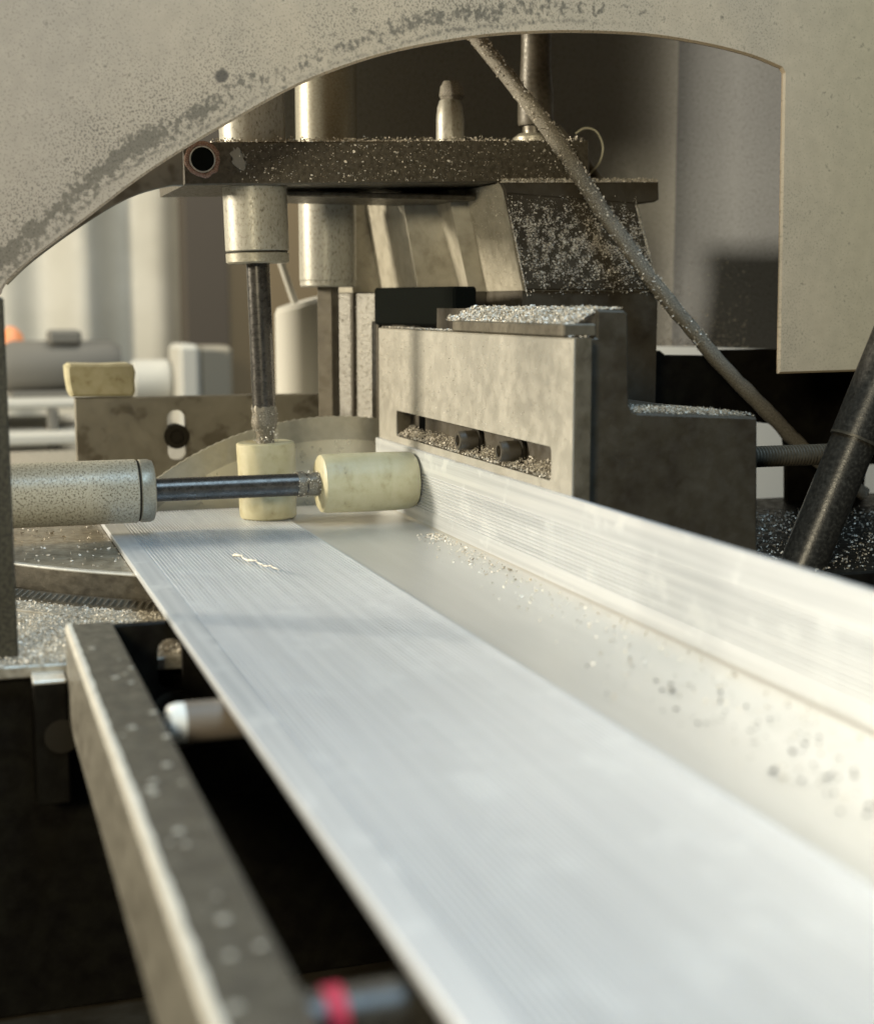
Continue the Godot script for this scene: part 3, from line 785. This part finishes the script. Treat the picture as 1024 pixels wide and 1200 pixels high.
func roller_stand() -> void:
	var r := thing("roller_rail", "dark worn steel rail with rollers left of the section", "roller stand")
	part("rail", box(Vector3(-0.1522, -0.049, 0.2805), Vector3(-0.1318, -0.0030, 1.05), 0.0012), M.rail, r)
	part("side_face", box(Vector3(-0.1530, -0.0480, 0.2812), Vector3(-0.15215, -0.0048, 1.05), 0.0003), M.rail_side, r)
	# bare worn arris along the upper left edge
	var st := begin()
	var nn := FastNoiseLite.new()
	nn.frequency = 55.0
	nn.fractal_octaves = 3
	for i in 220:
		var z0 := 0.2812 + 0.768 * i / 220.0
		var z1 := 0.2812 + 0.768 * (i + 1) / 220.0
		var w0 := 0.0018 + 0.0007 * nn.get_noise_1d(z0)
		var w1 := 0.0018 + 0.0007 * nn.get_noise_1d(z1)
		quad(st, Vector3(-0.15322, -0.0054, z0), Vector3(-0.15322, -0.0054, z1), Vector3(-0.1521, -0.00268, z1), Vector3(-0.1521, -0.00268, z0))
		quad(st, Vector3(-0.1521, -0.00268, z0), Vector3(-0.1521, -0.00268, z1), Vector3(-0.1521 + w1, -0.00262, z1), Vector3(-0.1521 + w0, -0.00262, z0))
		quad(st, Vector3(-0.1521 + w0, -0.00262, z0), Vector3(-0.1521 + w1, -0.00262, z1), Vector3(-0.1521 + w1, -0.0032, z1), Vector3(-0.1521 + w0, -0.0032, z0))
	part("worn_edge", done(st), M.bare, r)
	for i in 26:
		var c := PackedVector2Array()
		var rad := U(0.0006, 0.0017)
		for k in 9:
			c.append(Vector2(cos(TAU * k / 9.0), sin(TAU * k / 9.0)) * rad * U(0.7, 1.2))
		part("bare_spot", extrude(c, 0.0, 0.0002), M.spot, r, Transform3D(Basis(Vector3.RIGHT, -PI / 2), Vector3(U(-0.148, -0.1335), -0.00295, 0.29 + 0.4 * pow(rng.randf(), 0.8))))
	part("end_plate", holed_plate(Vector2(-0.1314, -0.09), Vector2(0.05, -0.0042), Vector2(-0.1122, -0.0365), Vector2(-0.1008, -0.0125), 0.0052, 0.2800, 0.2845), M.black, r)
	part("adjusting_bolt", lathe([Vector2(0, 0), Vector2(0.0135, 0), Vector2(0.0140, 0.003), Vector2(0.0125, 0.006), Vector2(0, 0.0065)], 32), M.grease, r, along_z(-0.104, -0.0505, 0.2845))
	var ro := part("roller", lathe(rod_profile(0.0070, 0.006, 0.30, 0.0012), 32), M.lever, r, along_x(-0.1285, -0.0102, 0.430))
	part("end_cap", lathe([Vector2(0, 0.0), Vector2(0.0044, 0.0), Vector2(0.0064, 0.0012), Vector2(0.0072, 0.0038), Vector2(0.0072, 0.0068), Vector2(0, 0.0068)], 28), M.white_cap, ro)
	part("sleeve", lathe([Vector2(0.0070, 0.0069), Vector2(0.0074, 0.0069), Vector2(0.0074, 0.045), Vector2(0.0070, 0.045)], 28), plain(Vector3(.15, .12, .09), 0.6), ro)
	var r2 := part("roller", lathe(rod_profile(0.0072, 0.0, 0.30, 0.001), 32), M.lever, r, along_x(-0.1318, -0.0138, 0.657))
	part("red_ring", lathe([Vector2(0.0072, 0.0052), Vector2(0.0076, 0.0054), Vector2(0.0076, 0.0096), Vector2(0.0072, 0.0098)], 32), M.red, r2)
	part("far_rail", box(Vector3(0.172, -0.049, 0.30), Vector3(0.19, -0.0040, 1.05), 0.0012), M.rail, r)

func right_side() -> void:
	var m := thing("machine_frame", "black machine frame below the guard at the right", "machine frame")
	var poly := PackedVector2Array([Vector2(0.27, 0.1078), Vector2(0.288, 0.1078), Vector2(0.292, 0.1048), Vector2(0.326, 0.1040), Vector2(0.334, 0.1080), Vector2(0.62, 0.1080), Vector2(0.62, 0.0214), Vector2(0.4655, 0.0190), Vector2(0.4640, -0.0225), Vector2(0.3965, -0.0225), Vector2(0.3920, -0.0142), Vector2(0.3960, -0.0047), Vector2(0.3945, 0.030), Vector2(0.3920, 0.0439), Vector2(0.3882, 0.0500), Vector2(0.3822, 0.0524), Vector2(0.3698, 0.0540), Vector2(0.3496, 0.0577), Vector2(0.3225, 0.0658), Vector2(0.27, 0.0710)])
	part("frame_plate", extrude(poly, -0.005, 0.0, 0.001), M.black, m)
	part("bed", box(Vector3(0.209, -0.0225, -0.02), Vector3(0.62, -0.0060, 0.27), 0.001), M.black, m)
	# feed screw with real threads
	var prof := [Vector2(0, 0.0)]
	for i in 46:
		prof.append(Vector2(0.0053, i * 0.0021))
		prof.append(Vector2(0.0064, i * 0.0021 + 0.0006))
		prof.append(Vector2(0.0064, i * 0.0021 + 0.0011))
		prof.append(Vector2(0.0053, i * 0.0021 + 0.0017))
	prof.append(Vector2(0, 46 * 0.0021))
	tag(part("feed_screw", lathe(prof, 24), M.dark, null, along_x(0.2052, 0.0515, 0.195)), "dark greasy threaded screw entering the stepped casting from the right", "screw")
	var l := thing("clamp_lever", "black tubular lever leaning at the right edge behind the section", "lever")
	var a := Vector3(0.2435, -0.0225, 0.25)
	var e := Vector3(0.3290, 0.1750, 0.25)
	var d := (e - a).normalized()
	part("tube", tube([a, a + d * 0.03, a + d * 0.06, a + d * 0.0975], 0.0128, 28), M.lever, l)
	part("sleeve", tube([a + d * 0.0965, a + d * 0.12, a + d * 0.15, e], 0.0137, 28), M.lever, l)
	part("sleeve_edge", tube([a + d * 0.0955, a + d * 0.0970], 0.0139, 28), M.rim, l)

func small_things() -> void:
	var s := thing("stop_stud", "short dusty stud standing on the clamp bar", "stud")
	part("shaft", lathe([Vector2(0, 0.2250), Vector2(0.0100, 0.2250), Vector2(0.0100, 0.2700), Vector2(0.0092, 0.2780), Vector2(0.0072, 0.2830), Vector2(0, 0.2835)], 28, 0.0008), M.barrel, s, Transform3D(Basis.IDENTITY, Vector3(0.1450, 0, -0.05)))
	part("cap", lathe([Vector2(0, 0.2830), Vector2(0.0065, 0.2830), Vector2(0.0085, 0.2860), Vector2(0.0078, 0.2925), Vector2(0.0050, 0.2960), Vector2(0, 0.2965)], 22, 0.0022, 4), M.hose, s, Transform3D(Basis.IDENTITY, Vector3(0.1460, 0, -0.05)))
	var f := thing("air_fitting", "grey pipe fitting rising from the clamp bar behind the hose", "pipe fitting")
	var at := Transform3D(Basis.IDENTITY, Vector3(0.1975, 0, -0.02))
	part("pipe", lathe([Vector2(0, 0.2640), Vector2(0.0118, 0.2640), Vector2(0.0124, 0.2660), Vector2(0.0124, 0.2850), Vector2(0.0112, 0.2950), Vector2(0.0105, 0.3100), Vector2(0.0098, 0.4350), Vector2(0, 0.4350)], 32), M.dark, f, at)
	part("neck", lathe(rod_profile(0.0090, 0.2570, 0.2640, 0.0005), 28), M.rim, f, at)
	part("base_ring", lathe([Vector2(0, 0.2400), Vector2(0.0150, 0.2400), Vector2(0.0150, 0.2560), Vector2(0.0120, 0.2585), Vector2(0, 0.2585)], 28, 0.0012), M.cap, f, at)
	var hose := curve([Vector3(0.120, 0.360, -0.03), Vector3(0.150, 0.322, -0.015), Vector3(0.186, 0.254, 0.034), Vector3(0.2165, 0.206, 0.046), Vector3(0.254, 0.153, 0.058), Vector3(0.307, 0.098, 0.058), Vector3(0.342, 0.068, 0.055), Vector3(0.385, 0.035, 0.045), Vector3(0.43, 0.004, 0.05)], 10)
	tag(part("air_hose", tube(hose, 0.0052, 14, 0.0012), M.hose), "chip coated air hose running diagonally across the bar and bracket", "hose")
	swarf("hose_chips", "loose chips stuck along the diagonal air hose", 2600, func():
		var i := rng.randi_range(0, 46)
		var p: Vector3 = hose[i].lerp(hose[i + 1], rng.randf())
		var d := Vector3(U(-1, 1), U(-1, 1), U(-0.2, 1)).normalized()
		return [p + d * U(0.0050, 0.0060), U(0.0005, 0.0016)])
	var wire := curve([Vector3(0.2360, 0.2260, -0.02), Vector3(0.2400, 0.2330, -0.02), Vector3(0.2470, 0.2410, -0.02), Vector3(0.2492, 0.2520, -0.02), Vector3(0.2440, 0.2620, -0.02), Vector3(0.2350, 0.2640, -0.02), Vector3(0.2280, 0.2600, -0.02)], 6)
	tag(part("wire_loop", tube(wire, 0.0008, 8), M.clear), "thin pale wire loop sticking up at the bar's right end", "wire")
	tag(part("flat_strip", tube([Vector3(0.222, 0.266, -0.04), Vector3(0.240, 0.247, -0.038), Vector3(0.260, 0.2235, -0.036)], 0.0034, 10), M.plate), "pale narrow strip leaning behind the wire loop", "strip")

func chips() -> void:
	var clump := FastNoiseLite.new()
	clump.seed = 6
	clump.frequency = 90.0
	swarf("table_chips", "bright chips strewn thickly over the saw table at left", 9000, func():
		var x := U(-0.26, -0.08)
		var z := U(0.16, 0.272)
		var d := Vector2(x - 0.08, z + 0.10).length()
		if d < 0.333:
			z = U(0.235, 0.272)
		return [Vector3(x, -0.0230 + 0.0012 * rng.randf(), z), U(0.0005, 0.0013)])
	swarf("ledge_chips", "chips lying along the foot of the turntable rim", 1500, func():
		var a := deg_to_rad(U(118, 152))
		var r := 0.332 + 0.018 * rng.randf()
		return [Vector3(0.08 + cos(a) * r, -0.0216 + 0.0008 * rng.randf(), -0.10 + sin(a) * r), U(0.0004, 0.0012)])
	swarf("turntable_chips", "sparse chips on the flat top of the turntable", 420, func():
		var a := deg_to_rad(U(118, 175))
		var r := 0.321 * sqrt(U(0.35, 1.0))
		return [Vector3(0.08 + cos(a) * r, -0.0030 + 0.0004 * rng.randf(), -0.10 + sin(a) * r), U(0.0005, 0.0016)])
	swarf("bar_top_chips", "ridge of chips along the top edge of the clamp bar", 4200, func():
		var x := U(-0.034, 0.218)
		return [Vector3(x, 0.2402 + 0.034 * (x + 0.0548) + 0.0036 * pow(rng.randf(), 3.0), U(-0.01, 0.0245)), U(0.0005, 0.0016)])
	swarf("bar_face_chips", "scattered chips stuck to the oily face of the clamp bar", 900, func():
		var x := U(-0.02, 0.212)
		return [Vector3(x, 0.2150 + 0.034 * (x + 0.0548) + 0.024 * rng.randf(), 0.0243), U(0.0003, 0.0010) * (2.2 if rng.randf() < 0.08 else 1.0)])
	swarf("lip_chips", "chips lying along the bracket's top lip", 2600, func():
		var x := U(0.153, 0.266)
		return [Vector3(x, 0.2206 + 0.028 * (x - 0.152) + 0.0026 * pow(rng.randf(), 3.0), U(0.020, 0.0335)), U(0.0005, 0.0015)])
	swarf("bracket_face_chips", "dense band of chips clinging to the bracket's front face", 13000, func():
		var y := 0.180 + (U(-1, 1) + U(-1, 1)) * 0.5 * 0.034
		var q := U(0.15, 0.27)
		for tries in 6:
			if clump.get_noise_2d(q, y) > U(-0.35, 0.25): break
			y = 0.180 + (U(-1, 1) + U(-1, 1)) * 0.5 * 0.034
			q = U(0.15, 0.27)
		var l := 0.1535 + (0.219 - y) * 0.243
		var r := 0.2500 + (0.208 - y) * 0.33 if y < 0.208 else 0.25
		return [Vector3(clampf(q, l, r), y, 0.0325 + 0.0010 * rng.randf()), 0.0002 + 0.0010 * pow(rng.randf(), 2.0)])
	swarf("slab_chips", "bright heap of chips on the stepped casting above the fence", 5200, func():
		var z := U(0.09, 0.2745)
		var x := U(0.0945, 0.1125)
		var y := 0.1313 + 0.006 * smoothstep(0.098, 0.1125, x) + 0.0030 * pow(rng.randf(), 3.0)
		return [Vector3(x, y, z), U(0.0006, 0.0018)])
	swarf("casting_top_chips", "chips along the casting's highest step", 1500, func():
		return [Vector3(U(0.1118, 0.1275), 0.1385 + 0.0010 * rng.randf(), U(0.10, 0.2745)), U(0.0004, 0.0011)])
	swarf("shoulder_chips", "chips on the low shoulder of the stepped casting", 2200, func():
		var x := U(0.132, 0.2042)
		return [Vector3(x, 0.0860 - 0.055 * (x - 0.135) + 0.0018 * rng.randf(), U(0.22, 0.2745)), U(0.0004, 0.0012)], M.chip_dull)
	swarf("fence_top_chips", "thin line of chips on the fence's top edge", 900, func():
		return [Vector3(U(0.0935, 0.1025), 0.1248 + 0.0006 * rng.randf(), U(-0.05, 0.289) if rng.randf() < 0.3 else U(-0.05, 0.11)), U(0.0004, 0.0010)])
	swarf("slot_chips", "chips packed along the floor of the fence slot", 2600, func():
		var x := U(0.0932, 0.1028)
		return [Vector3(x, 0.0512 + (x - 0.093) * 0.65 * U(0.6, 1.1) + 0.0008 * rng.randf(), U(-0.010, 0.260)), U(0.0005, 0.0012)])
	swarf("fence_face_chips", "fine specks of chip stuck to the fence's front face", 2400, func():
		return [Vector3(0.0927, U(0.07, 0.122), -0.05 + 0.335 * pow(rng.randf(), 1.3)), U(0.00015, 0.0006)])
	swarf("bracket_side_chips", "fine chips stuck to the ribbed side of the bracket", 700, func():
		var y := U(0.152, 0.219)
		var lean := (0.22 - y) * 0.243
		var z := U(-0.03, 0.03)
		return [Vector3(0.1490 + 0.0029 * (z + 0.03) / 0.06 + lean * 0.95 - 0.0004, y, z), U(0.0002, 0.0007)])
	swarf("end_casting_chips", "caked chips on the pale casting beside the fence", 1800, func():
		var t := rng.randf()
		return [Vector3(lerpf(0.0938, 0.1106, t), U(0.02, 0.149), lerpf(-0.172, -0.128, t) + 0.0004), U(0.0003, 0.0010)])
	swarf("bed_chips", "dark heap of chips on the machine bed below the feed screw", 2600, func():
		return [Vector3(U(0.21, 0.42), -0.0055 + 0.006 * rng.randf() * rng.randf(), U(0.05, 0.268)), U(0.0005, 0.0016)], M.chip_dull)
	swarf("section_chips", "tiny chips scattered in the smooth channel of the section", 520, func():
		var t := pow(rng.randf(), 1.7)
		var z := lerpf(0.10, 0.64, t)
		var x := 0.086 - absf(rng.randfn(0, 1)) * (0.006 + 0.028 * t)
		return [Vector3(clampf(x, 0.014, 0.088), -0.0002, z), U(0.0005, 0.0016)])
	swarf("dark_crumbs", "dark crumbs of dirt in the near part of the channel", 130, func():
		var z := U(0.42, 0.64)
		return [Vector3(0.052 + rng.randfn(0, 0.011), -0.0002, z), U(0.0004, 0.0013) if rng.randf() < 0.90 else U(0.0014, 0.0021)], M.grease)
	swarf("neck_chips", "chips clinging to the rod necks of both front clamps", 320, func():
		if rng.randf() < 0.5:
			var a := rng.randf() * TAU
			return [Vector3(cos(a) * 0.0083 - 0.0016, U(0.0505, 0.075), sin(a) * 0.0083), U(0.0004, 0.0012)]
		var b := rng.randf() * TAU
		return [Vector3(U(0.009, 0.026), 0.0262 + sin(b) * 0.0083, 0.040 + cos(b) * 0.0083), U(0.0004, 0.0012)])
